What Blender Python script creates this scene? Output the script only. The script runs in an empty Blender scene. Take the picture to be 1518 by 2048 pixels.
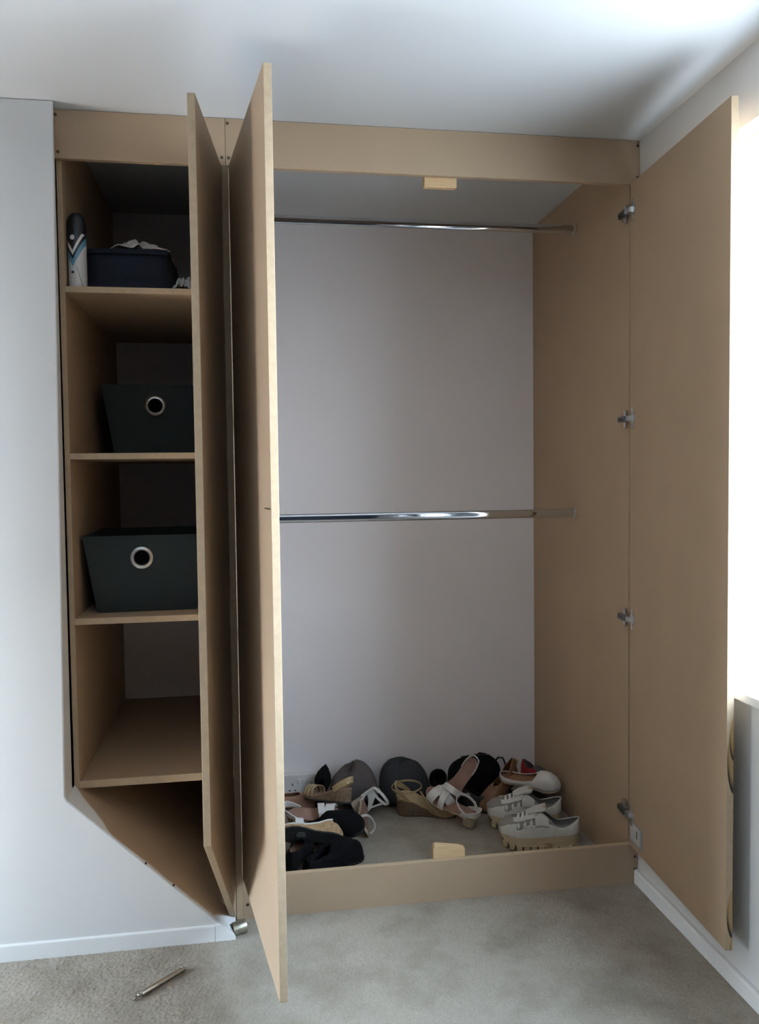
import bpy, bmesh, math, random
import numpy as np
from mathutils import Vector, Matrix, Euler
random.seed(7); np.random.seed(7)
scene = bpy.context.scene
C = scene.collection

# ------------------------------------------------------------------ camera
CAM = Vector((-0.0281, -2.3698, 1.2969)); YAW, PIT, ROL, FPX = 0.1558, -0.0455, 0.0121, 1633.24
def setup_camera():
    cd = bpy.data.cameras.new('camera'); co = bpy.data.objects.new('camera', cd); C.objects.link(co)
    fw = Vector((math.sin(YAW), math.cos(YAW), 0)); rt = Vector((math.cos(YAW), -math.sin(YAW), 0)); up = Vector((0, 0, 1))
    f2 = math.cos(PIT)*fw + math.sin(PIT)*up; u2 = math.cos(PIT)*up - math.sin(PIT)*fw
    R = math.cos(ROL)*rt - math.sin(ROL)*u2; U = math.sin(ROL)*rt + math.cos(ROL)*u2
    m = Matrix((R, U, -f2)).transposed().to_4x4(); m.translation = CAM
    co.matrix_world = m
    cd.sensor_fit = 'HORIZONTAL'; cd.sensor_width = 36.0; cd.lens = 36.0*FPX/1518.0
    cd.clip_start = 0.02; cd.clip_end = 60
    scene.camera = co
setup_camera()

# ------------------------------------------------------------------ world, daylight, exposure
SKY_TOP, SKY_LOW, GROUND = (0.55, 0.76, 1.0), (0.76, 0.89, 1.0), (0.33, 0.38, 0.42)
SKY_STRENGTH = 38.0
scene.view_settings.view_transform = 'Standard'
scene.view_settings.look = 'None'
scene.view_settings.gamma = 1.0
scene.view_settings.use_curve_mapping = False
scene.view_settings.exposure = 0.15
scene.cycles.caustics_reflective = False; scene.cycles.caustics_refractive = False; scene.cycles.max_bounces = 8
def setup_world():
    w = bpy.data.worlds.new('daylight'); scene.world = w; w.use_nodes = True
    nt = w.node_tree; nt.nodes.clear()
    tc = nt.nodes.new('ShaderNodeTexCoord'); sp = nt.nodes.new('ShaderNodeSeparateXYZ')
    cr = nt.nodes.new('ShaderNodeValToRGB'); mr = nt.nodes.new('ShaderNodeMapRange')
    bg = nt.nodes.new('ShaderNodeBackground'); out = nt.nodes.new('ShaderNodeOutputWorld')
    nt.links.new(tc.outputs['Generated'], sp.inputs[0]); nt.links.new(sp.outputs['Z'], mr.inputs['Value'])
    mr.inputs['From Min'].default_value = -1; mr.inputs['From Max'].default_value = 1
    nt.links.new(mr.outputs[0], cr.inputs[0]); nt.links.new(cr.outputs[0], bg.inputs[0])
    e = cr.color_ramp.elements
    e[0].position = 0.0; e[0].color = GROUND + (1,)
    e[1].position = 1.0; e[1].color = SKY_TOP + (1,)
    for p, c in ((0.49, GROUND), (0.51, SKY_LOW)):
        x = e.new(p); x.color = c + (1,)
    bg.inputs[1].default_value = SKY_STRENGTH
    nt.links.new(bg.outputs[0], out.inputs[0])
    w.cycles.sampling_method = 'AUTOMATIC'
setup_world()
def portal(name, loc, rot, sx, sy):          # guides sampling of the sky through a window opening, gives off nothing itself
    l = bpy.data.lights.new(name, 'AREA'); l.shape = 'RECTANGLE'; l.size = sx; l.size_y = sy
    l.cycles.is_portal = True
    o = bpy.data.objects.new(name, l); C.objects.link(o); o.location = loc; o.rotation_euler = rot
H = 2.30
SUN_DIR, SUN_STRENGTH = (1.0, -0.10, -1.7), 330.0     # direction the sunlight travels: through the low left window to the carpet left of the frame
def setup_sun():
    l = bpy.data.lights.new('sun', 'SUN'); l.energy = SUN_STRENGTH; l.angle = math.radians(0.6); l.color = (1.0, 0.80, 0.58)
    o = bpy.data.objects.new('sun', l); C.objects.link(o); o.location = (-6, 0, 8)
    o.rotation_euler = Vector(SUN_DIR).to_track_quat('-Z', 'Y').to_euler()
setup_sun()
XW, YB, XLW, YF = 1.157, 0.884, -2.10, -4.40          # right wall, back wall, left wall, wall behind the camera
WIN = (-3.60, -0.08, 0.765, 2.122)                    # right window: y0, y1, z0, z1
WIN2 = (-0.85, -0.14, 0.06, 1.10)                     # low window in the left wall: y0, y1, z0, z1
portal('low_window_portal', (XLW-0.17, (WIN2[0]+WIN2[1])/2, (WIN2[2]+WIN2[3])/2), (0, -math.pi/2, 0), WIN2[3]-WIN2[2], WIN2[1]-WIN2[0])
portal('window_portal', (XW+0.17, (WIN[0]+WIN[1])/2, (WIN[2]+WIN[3])/2), (0, math.pi/2, 0), WIN[3]-WIN[2], WIN[1]-WIN[0])

# ------------------------------------------------------------------ materials
MATS = {}
def srgb(r, g, b):
    f = lambda v: (v/255/12.92) if v/255 <= 0.04045 else ((v/255+0.055)/1.055)**2.4
    return (f(r), f(g), f(b))
def mat(name, col, rough=0.6, metal=0.0, var=0.0, vscale=20.0, bump=0.0, bscale=200.0, stretch=(1, 1, 1), spec=0.5, sheen=0.0, col2=None, detail=4.0):
    if name in MATS: return MATS[name]
    m = bpy.data.materials.new(name); m.use_nodes = True; nt = m.node_tree
    b = nt.nodes['Principled BSDF']
    b.inputs['Base Color'].default_value = (*col, 1); b.inputs['Roughness'].default_value = rough
    b.inputs['Metallic'].default_value = metal; b.inputs['Specular IOR Level'].default_value = spec
    if sheen: b.inputs['Sheen Weight'].default_value = sheen
    tc = nt.nodes.new('ShaderNodeTexCoord'); mp = nt.nodes.new('ShaderNodeMapping'); mp.inputs['Scale'].default_value = stretch
    nt.links.new(tc.outputs['Object'], mp.inputs[0])
    if var > 0:
        n = nt.nodes.new('ShaderNodeTexNoise'); n.inputs['Scale'].default_value = vscale; n.inputs['Detail'].default_value = detail
        nt.links.new(mp.outputs[0], n.inputs['Vector'])
        mx = nt.nodes.new('ShaderNodeMix'); mx.data_type = 'RGBA'
        c2 = col2 if col2 else tuple(c*(1+var) for c in col)
        c1 = col if col2 else tuple(c*(1-var) for c in col)
        mx.inputs[6].default_value = (*c1, 1); mx.inputs[7].default_value = (*c2, 1)
        mr = nt.nodes.new('ShaderNodeMapRange'); mr.inputs[1].default_value = 0.3; mr.inputs[2].default_value = 0.7
        nt.links.new(n.outputs[0], mr.inputs[0]); nt.links.new(mr.outputs[0], mx.inputs[0])
        nt.links.new(mx.outputs[2], b.inputs['Base Color'])
    if bump > 0:
        n2 = nt.nodes.new('ShaderNodeTexNoise'); n2.inputs['Scale'].default_value = bscale; n2.inputs['Detail'].default_value = 3
        nt.links.new(mp.outputs[0], n2.inputs['Vector'])
        bp = nt.nodes.new('ShaderNodeBump'); bp.inputs['Strength'].default_value = bump; bp.inputs['Distance'].default_value = 0.004
        nt.links.new(n2.outputs[0], bp.inputs['Height']); nt.links.new(bp.outputs[0], b.inputs['Normal'])
    MATS[name] = m; return m
WALL = mat('white_wall_paint', (0.66, 0.655, 0.65), 0.75, var=0.015, vscale=3, bump=0.05, bscale=120)
WALLB = mat('white_wall_paint_alcove', (0.83, 0.795, 0.825), 0.8, var=0.015, vscale=3, bump=0.05, bscale=120)
CEIL = mat('white_ceiling_paint', (0.54, 0.555, 0.575), 0.8, var=0.01, vscale=2, bump=0.06, bscale=90)
GLOSSW = mat('white_gloss_paint', (0.76, 0.76, 0.755), 0.4, var=0.02, vscale=8, bump=0.06, bscale=40)
MDF = mat('mdf_board', (0.41, 0.298, 0.200), 0.62, var=0.035, vscale=5, bump=0.04, bscale=500, detail=8)
MDFE = mat('mdf_cut_edge', (0.46, 0.345, 0.228), 0.7, var=0.06, vscale=60, bump=0.1, bscale=700)
PINE = mat('pine_block', (0.62, 0.43, 0.24), 0.6, var=0.1, vscale=30, stretch=(1, 8, 8))
CHROME = mat('chrome', (0.60, 0.61, 0.64), 0.05, 1.0)
STEEL = mat('zinc_steel', (0.72, 0.72, 0.72), 0.35, 1.0, var=0.1, vscale=80)
SATIN = mat('satin_nickel', (0.46, 0.42, 0.36), 0.3, 1.0, var=0.12, vscale=60)
BLACKPL = mat('black_plastic', (0.012, 0.012, 0.014), 0.45)
WHITEPL = mat('white_plastic', (0.72, 0.72, 0.72), 0.35)
BLACKF = mat('black_suede', (0.0045, 0.0045, 0.0055), 0.95, var=0.3, vscale=80, bump=0.3, bscale=400, spec=0.15)
BLACKL = mat('black_leather', (0.006, 0.006, 0.007), 0.6, bump=0.1, bscale=200)
TANLIN = mat('tan_lining', (0.30, 0.165, 0.11), 0.7, var=0.1, vscale=30)
ROSEIN = mat('rose_brown_insole', (0.27, 0.155, 0.12), 0.6, var=0.12, vscale=25)
WHITEL = mat('white_leather', (0.66, 0.65, 0.63), 0.45, var=0.04, vscale=30, bump=0.05, bscale=150)
CREAMS = mat('cream_sole', (0.48, 0.40, 0.30), 0.6, var=0.1, vscale=40)
GOLD = mat('pale_gold_leather', (0.47, 0.36, 0.20), 0.42, 0.15, var=0.12, vscale=50)
CORK = mat('cork', (0.40, 0.265, 0.145), 0.8, var=0.25, vscale=90, bump=0.2, bscale=200)
CORKD = mat('dark_cork', (0.17, 0.115, 0.07), 0.85, var=0.3, vscale=90, bump=0.2, bscale=200)
OUTS = mat('dark_rubber_outsole', (0.018, 0.020, 0.020), 0.75, var=0.2, vscale=40, bump=0.2, bscale=250)
OLIVE = mat('olive_sole', (0.13, 0.095, 0.045), 0.7, var=0.15, vscale=30)
NAVY = mat('navy_fabric', (0.005, 0.009, 0.022), 0.9, var=0.2, vscale=60, bump=0.2, bscale=600)
BASKF = mat('dark_green_grey_fabric', (0.022, 0.031, 0.033), 0.9, var=0.12, vscale=200, bump=0.15, bscale=700)
CLOTH = mat('off_white_cloth', (0.55, 0.52, 0.48), 0.9, var=0.1, vscale=30, bump=0.2, bscale=300)
TAUPE = mat('taupe_felt', (0.10, 0.085, 0.085), 0.95, var=0.12, vscale=120, bump=0.2, bscale=500)
SLATE = mat('slate_felt', (0.030, 0.034, 0.042), 0.95, var=0.12, vscale=120, bump=0.2, bscale=500)
BROWNL = mat('brown_leather', (0.20, 0.10, 0.05), 0.5, var=0.15, vscale=30, bump=0.08, bscale=200)
REDF = mat('red_fabric', (0.30, 0.012, 0.018), 0.8, var=0.1, vscale=60)
GREYF = mat('grey_fabric', (0.10, 0.10, 0.10), 0.85, var=0.1, vscale=90)
SNKW = mat('sneaker_white_leather', (0.58, 0.575, 0.54), 0.5, var=0.06, vscale=30)
SNKG = mat('sneaker_grey_mesh', (0.30, 0.285, 0.265), 0.8, var=0.25, vscale=250, bump=0.3, bscale=600)
SNKL = mat('sneaker_grey_lining', (0.24, 0.235, 0.225), 0.9, var=0.1, vscale=90)
SNKS = mat('sneaker_cream_sole', (0.47, 0.38, 0.25), 0.6, var=0.10, vscale=30)
SNKT = mat('sneaker_tan_rubber', (0.36, 0.24, 0.13), 0.6, var=0.1, vscale=40)

# carpet: warm grey twist pile with soft worn stains
def carpet_material():
    m = bpy.data.materials.new('grey_beige_carpet'); m.use_nodes = True; nt = m.node_tree; b = nt.nodes['Principled BSDF']
    b.inputs['Roughness'].default_value = 1.0; b.inputs['Specular IOR Level'].default_value = 0.1; b.inputs['Sheen Weight'].default_value = 0.1
    tc = nt.nodes.new('ShaderNodeTexCoord')
    n1 = nt.nodes.new('ShaderNodeTexNoise'); n1.inputs['Scale'].default_value = 5; n1.inputs['Detail'].default_value = 5; n1.inputs['Roughness'].default_value = 0.6
    n2 = nt.nodes.new('ShaderNodeTexNoise'); n2.inputs['Scale'].default_value = 210; n2.inputs['Detail'].default_value = 5; n2.inputs['Roughness'].default_value = 0.7
    for n in (n1, n2): nt.links.new(tc.outputs['Object'], n.inputs['Vector'])
    cr = nt.nodes.new('ShaderNodeValToRGB'); cr.color_ramp.elements[0].position = 0.30; cr.color_ramp.elements[1].position = 0.56
    cr.color_ramp.elements[0].color = (0.268, 0.228, 0.176, 1); cr.color_ramp.elements[1].color = (0.395, 0.350, 0.288, 1)
    nt.links.new(n1.outputs[0], cr.inputs[0])
    mx = nt.nodes.new('ShaderNodeMix'); mx.data_type = 'RGBA'; mx.blend_type = 'MULTIPLY'; mx.inputs[0].default_value = 0.7
    cr2 = nt.nodes.new('ShaderNodeValToRGB'); cr2.color_ramp.elements[0].position = 0.3; cr2.color_ramp.elements[1].position = 0.7
    cr2.color_ramp.elements[0].color = (0.62, 0.61, 0.60, 1); cr2.color_ramp.elements[1].color = (1, 1, 1, 1)
    nt.links.new(n2.outputs[0], cr2.inputs[0]); nt.links.new(cr.outputs[0], mx.inputs[6]); nt.links.new(cr2.outputs[0], mx.inputs[7])
    nt.links.new(mx.outputs[2], b.inputs['Base Color'])
    bp = nt.nodes.new('ShaderNodeBump'); bp.inputs['Strength'].default_value = 0.55; bp.inputs['Distance'].default_value = 0.004
    nt.links.new(n2.outputs[0], bp.inputs['Height']); nt.links.new(bp.outputs[0], b.inputs['Normal'])
    return m
CARPET = carpet_material()

# ------------------------------------------------------------------ mesh helpers
class MB:
    def __init__(s): s.v = []; s.f = []; s.m = []
    def add(s, vs, fs, mi=0):
        o = len(s.v); s.v += [tuple(p) for p in vs]; s.f += [tuple(i+o for i in f) for f in fs]; s.m += [mi]*len(fs); return s
    def box(s, x0, x1, y0, y1, z0, z1, mi=0):
        return s.add([(x0,y0,z0),(x1,y0,z0),(x1,y1,z0),(x0,y1,z0),(x0,y0,z1),(x1,y0,z1),(x1,y1,z1),(x0,y1,z1)],
              [(0,3,2,1),(4,5,6,7),(0,1,5,4),(1,2,6,5),(2,3,7,6),(3,0,4,7)], mi)
    def prism(s, poly, f0, f1, mi=0):         # poly of 2-D points, f0/f1 map a 2-D point to the two caps
        n = len(poly); vs = [f0(p) for p in poly] + [f1(p) for p in poly]
        fs = [tuple(range(n)), tuple(range(2*n-1, n-1, -1))] + [(i, (i+1) % n + 0, (i+1) % n + n, i+n)[::-1] for i in range(n)]
        return s.add(vs, fs, mi)
    def tube(s, pts, r, n=10, mi=0, closed=False, caps=True, squash=None):
        pts = [Vector(p) for p in pts]; k = len(pts); rs = r if hasattr(r, '__len__') else [r]*k
        vs = []; prev = None
        for i, p in enumerate(pts):
            a = pts[i-1] if (i > 0 or closed) else p; b = pts[(i+1) % k] if (i < k-1 or closed) else p
            t = (b-a).normalized()
            if prev is None:
                ref = Vector((0,0,1)) if abs(t.z) < 0.9 else Vector((1,0,0)); u = t.cross(ref).normalized()
            else: u = (prev - t*prev.dot(t)).normalized()
            prev = u; w = t.cross(u)
            for j in range(n):
                q = 2*math.pi*j/n; vs.append(p + (u*math.cos(q) + w*math.sin(q))*rs[i])
        fs = []
        for i in range(k if closed else k-1):
            for j in range(n):
                a = i*n+j; b = i*n+(j+1) % n; c = ((i+1) % k)*n+(j+1) % n; d = ((i+1) % k)*n+j; fs.append((a, b, c, d))
        if caps and not closed: fs += [tuple(range(n-1, -1, -1)), tuple(range((k-1)*n, k*n))]
        return s.add(vs, fs, mi)
    def lathe(s, prof, n=28, mi=0, axis='z', mis=None):      # prof: list of (r, h)
        vs = []
        for r, h in prof:
            for j in range(n):
                q = 2*math.pi*j/n; a, b = r*math.cos(q), r*math.sin(q)
                vs.append({'z': (a, b, h), 'x': (h, a, b), 'y': (b, h, a)}[axis])
        o = len(s.v)
        for i in range(len(prof)-1):
            pass
        s.v += vs
        for i in range(len(prof)-1):
            for j in range(n):
                s.f.append((o+i*n+j, o+i*n+(j+1) % n, o+(i+1)*n+(j+1) % n, o+(i+1)*n+j)); s.m.append(mis[i] if mis else mi)
        if prof[0][0] > 1e-5: s.f.append(tuple(o+j for j in range(n-1, -1, -1))); s.m.append(mis[0] if mis else mi)
        if prof[-1][0] > 1e-5: s.f.append(tuple(o+(len(prof)-1)*n+j for j in range(n))); s.m.append(mis[-1] if mis else mi)
        return s
    def ribbon(s, pts, wdir, w, th, mi=0, closed=False):
        pts = [Vector(p) for p in pts]; k = len(pts); vs = []
        for i, p in enumerate(pts):
            a = pts[i-1] if (i > 0 or closed) else p; b = pts[(i+1) % k] if (i < k-1 or closed) else p
            t = (b-a).normalized(); B = Vector(wdir[i] if isinstance(wdir, list) else wdir); B = (B - t*B.dot(t)).normalized(); N = t.cross(B)
            ww = w[i] if hasattr(w, '__len__') else w
            vs += [p - B*ww/2 - N*th/2, p + B*ww/2 - N*th/2, p + B*ww/2 + N*th/2, p - B*ww/2 + N*th/2]
        fs = []
        for i in range(k if closed else k-1):
            for j in range(4):
                a = i*4+j; b = i*4+(j+1) % 4; c = ((i+1) % k)*4+(j+1) % 4; d = ((i+1) % k)*4+j; fs.append((a, b, c, d))
        if not closed: fs += [(3,2,1,0), tuple((k-1)*4+j for j in range(4))]
        return s.add(vs, fs, mi)
    def grid(s, fn, nu, nv, mi=0, cu=False):
        vs = [fn(i/(nu if cu else nu-1), j/(nv-1)) for i in range(nu) for j in range(nv)]
        fs = [(i*nv+j, ((i+1) % nu)*nv+j, ((i+1) % nu)*nv+j+1, i*nv+j+1) for i in range(nu if cu else nu-1) for j in range(nv-1)]
        return s.add(vs, fs, mi)
    def build(s, name, mats, parent=None, bevel=0.0, smooth=False, seg=2, solid=0.0, mat_off=0, sub=0, weld=0.0, matfn=None):
        me = bpy.data.meshes.new(name); me.from_pydata(s.v, [], s.f)
        mats = mats if isinstance(mats, (list, tuple)) else [mats]
        for m in mats: me.materials.append(m)
        me.polygons.foreach_set('material_index', s.m)
        bm = bmesh.new(); bm.from_mesh(me)
        if weld: bmesh.ops.remove_doubles(bm, verts=bm.verts, dist=weld)
        if not solid: bmesh.ops.recalc_face_normals(bm, faces=bm.faces)
        if bevel: bmesh.ops.bevel(bm, geom=list(bm.edges), offset=bevel, segments=seg, profile=0.5, affect='EDGES', clamp_overlap=True)
        if matfn:
            bm.normal_update()
            for f in bm.faces: f.material_index = matfn(f)
        bm.to_mesh(me); bm.free()
        if smooth:
            me.polygons.foreach_set('use_smooth', [True]*len(me.polygons))
            try: me.set_sharp_from_angle(angle=math.radians(42))
            except Exception: pass
        o = bpy.data.objects.new(name, me); C.objects.link(o)
        if parent: o.parent = parent
        if solid:
            md = o.modifiers.new('thickness', 'SOLIDIFY'); md.thickness = solid; md.offset = -1; md.material_offset = mat_off; md.material_offset_rim = 0
        if sub:
            md = o.modifiers.new('smooth', 'SUBSURF'); md.levels = sub; md.render_levels = sub
        return o
def thing(name, label, cat, loc=(0, 0, 0), rot=(0, 0, 0), group=None):
    o = bpy.data.objects.new(name, None); C.objects.link(o); o.location = loc; o.rotation_euler = rot
    o.empty_display_size = 0.05; o['label'] = label; o['category'] = cat
    if group: o['group'] = group
    return o
def tag(o, label, cat, group=None):
    o['label'] = label; o['category'] = cat
    if group: o['group'] = group
    return o
def struct(o, label=None):
    o['kind'] = 'structure'
    if label: o['label'] = label
    return o
def plain(name, x0, x1, y0, y1, z0, z1, m, parent=None, bevel=0.001, label=None):
    o = MB().box(x0, x1, y0, y1, z0, z1).build(name, m, parent, bevel=bevel)
    if label: o['label'] = label
    return o

# ------------------------------------------------------------------ the room
WT = 0.20     # wall thickness
flo = struct(MB().box(XLW-WT, XW+WT, YF-WT, YB+WT, -0.1, 0.0).build('floor', CARPET), 'warm grey carpet running into the wardrobe')
def carpet_pile(x0, x1, y0, y1, step):
    # tufted relief of the carpet where the photograph shows it
    nx, ny = int((x1-x0)/step)+1, int((y1-y0)/step)+1
    rs = np.random.RandomState(3); X, Y = np.meshgrid(np.linspace(x0, x1, nx), np.linspace(y0, y1, ny), indexing='ij')
    Z = rs.rand(nx, ny)*0.0020 + 0.0002; X = X + (rs.rand(nx, ny)-.5)*step*.9; Y = Y + (rs.rand(nx, ny)-.5)*step*.9
    co = np.stack([X, Y, Z], -1).reshape(-1, 3)
    i, j = np.meshgrid(np.arange(nx-1), np.arange(ny-1), indexing='ij'); a = (i*ny+j).ravel()
    q = np.stack([a, a+ny, a+ny+1, a+1], -1)
    me = bpy.data.meshes.new('carpet_pile'); me.vertices.add(len(co)); me.vertices.foreach_set('co', co.ravel())
    me.loops.add(q.size); me.loops.foreach_set('vertex_index', q.ravel().astype(np.int32))
    me.polygons.add(len(q)); me.polygons.foreach_set('loop_start', np.arange(0, q.size, 4, dtype=np.int32)); me.polygons.foreach_set('loop_total', np.full(len(q), 4, dtype=np.int32))
    me.update(calc_edges=True); me.materials.append(CARPET)
    o = bpy.data.objects.new('carpet_pile', me); C.objects.link(o); o.parent = flo; o['kind'] = 'stuff'; return o
carpet_pile(-0.90, 1.142, -0.85, 0.0, 0.0034)
carpet_pile(-0.074, 1.131, 0.019, 0.883, 0.0040)
struct(MB().box(XLW-WT, XW+WT, YF-WT, YB+WT, H, H+0.1).build('ceiling', CEIL), 'plain white painted ceiling')
struct(MB().box(XLW-WT, XW+WT, YB, YB+WT, 0, H).build('wall_back', WALLB), 'pale lilac grey wall at the back of the wardrobe')
struct(MB().box(XLW-WT, XW+WT, YF-WT, YF, 0, H).build('wall_front', mat('dark_blue_wall_paint', (0.05, 0.06, 0.085), 0.8, var=0.03, vscale=3)), 'dark blue wall behind the viewer')
def wall_with_hole(name, x0, x1, win, label, paint=None):
    y0, y1, z0, z1 = win; m = MB()
    m.box(x0, x1, YF, y0, 0, H); m.box(x0, x1, y1, YB, 0, H); m.box(x0, x1, y0, y1, 0, z0); m.box(x0, x1, y0, y1, z1, H)
    return struct(m.build(name, paint or WALL), label)
wall_with_hole('wall_right', XW, XW+WT, WIN, 'white wall with the window right of the wardrobe')
wall_with_hole('wall_left', XLW-WT, XLW, WIN2, 'dark grey wall left of the viewer', mat('dark_grey_wall_paint', (0.09, 0.095, 0.11), 0.8, var=0.03, vscale=3))
# the stud wall left of the wardrobe, cut to the slope of the stairs below
def stair_wall():
    poly = [(XLW, 0), (-0.100, 0), (-0.096, 0.013), (-0.535, 0.424), (-0.541, 0.436), (-0.527, H), (XLW, H)]
    yf = lambda z: -0.098 + 0.048*z/H
    bx = [(XLW, 0), (-0.100, 0), (-0.096, 0.011), (-0.535, 0.420), (-0.5405, 0.432), (-0.5405, H), (XLW, H)]
    m = MB(); n = len(poly)
    vs = [(x, yf(z), z) for x, z in poly] + [(x, 0.0, z) for x, z in bx]
    m.add(vs, [tuple(range(n)), tuple(range(2*n-1, n-1, -1))] + [((i+1) % n, i, i+n, (i+1) % n + n) for i in range(n)])
    return struct(m.build('wall_stair', WALL, bevel=0.004), 'white stud wall whose lower edge follows the stairs')
wst = stair_wall()
MB().lathe([(0.0, -0.002), (0.003, -0.002), (0.003, 0.002), (0.0, 0.002)], 10, axis='y').build('screw', BLACKPL, wst).location = (-0.238, -0.0985, 0.035)
for (sx, sz) in ((-0.335, 0.2345), (-0.262, 0.1665)):
    MB().lathe([(0.0, -0.002), (0.003, -0.002), (0.003, 0.002), (0.0, 0.002)], 10, axis='y').build('screw', BLACKPL, wst).location = (sx+0.002, -0.0950, sz+0.003)
# boarded slope over the stairs
def slope_board():
    m = MB()
    p = lambda x: 0.011 + (-0.096-x)*(0.409/0.439)
    poly = [(-0.5385, p(-0.5385)+0.004), (-0.096, p(-0.096)+0.004), (-0.096, p(-0.096)-0.02), (-0.5385, p(-0.5385)-0.02)]
    m.prism(poly, lambda q: (q[0], -0.088, q[1]), lambda q: (q[0], YB, q[1]))
    mm = mat('painted_slope', (0.41, 0.298, 0.200), 0.7, var=0.06, vscale=6).copy(); mm.name = 'slope_board_with_paint_edge'
    nt = mm.node_tree; b = nt.nodes['Principled BSDF']; src = b.inputs['Base Color'].links[0].from_socket
    tc = nt.nodes.new('ShaderNodeTexCoord'); sp = nt.nodes.new('ShaderNodeSeparateXYZ'); nt.links.new(tc.outputs['Object'], sp.inputs[0])
    no = nt.nodes.new('ShaderNodeTexNoise'); no.inputs['Scale'].default_value = 14; nt.links.new(tc.outputs['Object'], no.inputs['Vector'])
    def mth(op, a, c):
        x = nt.nodes.new('ShaderNodeMath'); x.operation = op
        for i, q in enumerate((a, c)):
            if isinstance(q, (int, float)): x.inputs[i].default_value = q
            else: nt.links.new(q, x.inputs[i])
        return x.outputs[0]
    # paint runs over the front lip, widest at the upper left and at the foot
    e1 = mth('MULTIPLY', mth('MAXIMUM', mth('SUBTRACT', -0.42, sp.outputs['X']), mth('MULTIPLY', mth('SUBTRACT', sp.outputs['X'], -0.155), 1.6)), 0.9)
    wid = mth('ADD', mth('MAXIMUM', e1, 0.0), mth('ADD', mth('MULTIPLY', mth('SUBTRACT', no.outputs[0], 0.5), 0.02), -0.086))
    k = nt.nodes.new('ShaderNodeMapRange'); nt.links.new(mth('SUBTRACT', wid, sp.outputs['Y']), k.inputs[0]); k.inputs[1].default_value = -0.006; k.inputs[2].default_value = 0.006
    mx = nt.nodes.new('ShaderNodeMix'); mx.data_type = 'RGBA'; nt.links.new(k.outputs[0], mx.inputs[0]); nt.links.new(src, mx.inputs[6]); mx.inputs[7].default_value = (0.70, 0.70, 0.70, 1)
    nt.links.new(mx.outputs[2], b.inputs['Base Color'])
    o = m.build('wall_slope', mm); struct(o, 'brown boarded slope over the stairs under the lowest shelf')
slope_board()
# skirtings
def skirting(name, poly, along0, along1, axis, label):
    m = MB()
    if axis == 'y': m.prism(poly, lambda q: (q[0], along0, q[1]), lambda q: (q[0], along1, q[1]))
    else: m.prism(poly, lambda q: (along0, q[0], q[1]), lambda q: (along1, q[0], q[1]))
    return struct(m.build(name, GLOSSW, bevel=0.0015), label)
skirting('baseboard_right', [(XW, 0), (XW-0.0145, 0), (XW-0.0145, 0.040), (XW-0.011, 0.045), (XW, 0.045)], YF, -0.001, 'y', 'low white painted skirting under the window wall')
skirting('baseboard_left', [(-0.095, 0), (-0.102, 0), (-0.102, 0.044), (-0.100, 0.048), (-0.095, 0.048)], XLW, -0.150, 'x', 'low white painted skirting under the stair wall')
struct(MB().prism([(-0.15, 0), (-0.094, 0), (-0.094, 0.010), (-0.135, 0.048), (-0.15, 0.048)], lambda q: (q[0], -0.1015, q[1]), lambda q: (q[0], -0.095, q[1])).build('trim_1', GLOSSW, bevel=0.001), 'white painted wedge where the stair wall meets the carpet')

# right window: reveal, sill, uPVC frame with three lights
def window(name, xin, sgn, win, mullions, sill):
    y0, y1, z0, z1 = win
    root = bpy.data.objects.new(name, None); C.objects.link(root); root['kind'] = 'structure'
    xa, xb = sorted((xin+sgn*0.055, xin+sgn*0.115)); fw = 0.045
    m = MB(); m.box(xa, xb, y0, y1, z0, z0+fw); m.box(xa, xb, y0, y1, z1-fw, z1); m.box(xa, xb, y0, y0+fw, z0+fw, z1-fw); m.box(xa, xb, y1-fw, y1, z0+fw, z1-fw)
    m.build('window_frame', WHITEPL, root, bevel=0.003)
    ys = [y0+fw] + [q for q in mullions] + [y1-fw]
    for q in mullions: MB().box(xa, xb, q-0.03, q+0.03, z0+fw, z1-fw).build('mullion', WHITEPL, root, bevel=0.003)
    g = bpy.data.materials.get('window_glass')
    if not g:
        g = bpy.data.materials.new('window_glass'); g.use_nodes = True; nt = g.node_tree; nt.nodes.clear()
        t = nt.nodes.new('ShaderNodeBsdfTransparent'); gl = nt.nodes.new('ShaderNodeBsdfGlossy'); gl.inputs['Roughness'].default_value = 0.02
        fr = nt.nodes.new('ShaderNodeFresnel'); fr.inputs[0].default_value = 1.45; mx = nt.nodes.new('ShaderNodeMixShader'); ou = nt.nodes.new('ShaderNodeOutputMaterial')
        nt.links.new(fr.outputs[0], mx.inputs[0]); nt.links.new(t.outputs[0], mx.inputs[1]); nt.links.new(gl.outputs[0], mx.inputs[2]); nt.links.new(mx.outputs[0], ou.inputs[0])
    xm = (xa+xb)/2
    for a, b in zip(ys[:-1], ys[1:]):
        a2 = a + (0.03 if a != ys[0] else 0); b2 = b - (0.03 if b != ys[-1] else 0)
        MB().add([(xm, a2, z0+fw), (xm, b2, z0+fw), (xm, b2, z1-fw), (xm, a2, z1-fw)], [(0, 1, 2, 3)]).build('window_pane', g, root)
    if sill: MB().box(XW-0.028, xa, y0-0.03, min(y1, -0.36), z0-0.026, z0-0.001).build('window_sill', GLOSSW, root, bevel=0.004, seg=3)
    return root
window('window_1', XW, 1, WIN, (-1.12, -1.92, -2.72), True)['label'] = 'bright white framed window behind the right door'

window('window_2', XLW, -1, WIN2, (), False)['label'] = 'low window in the left wall'

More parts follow.
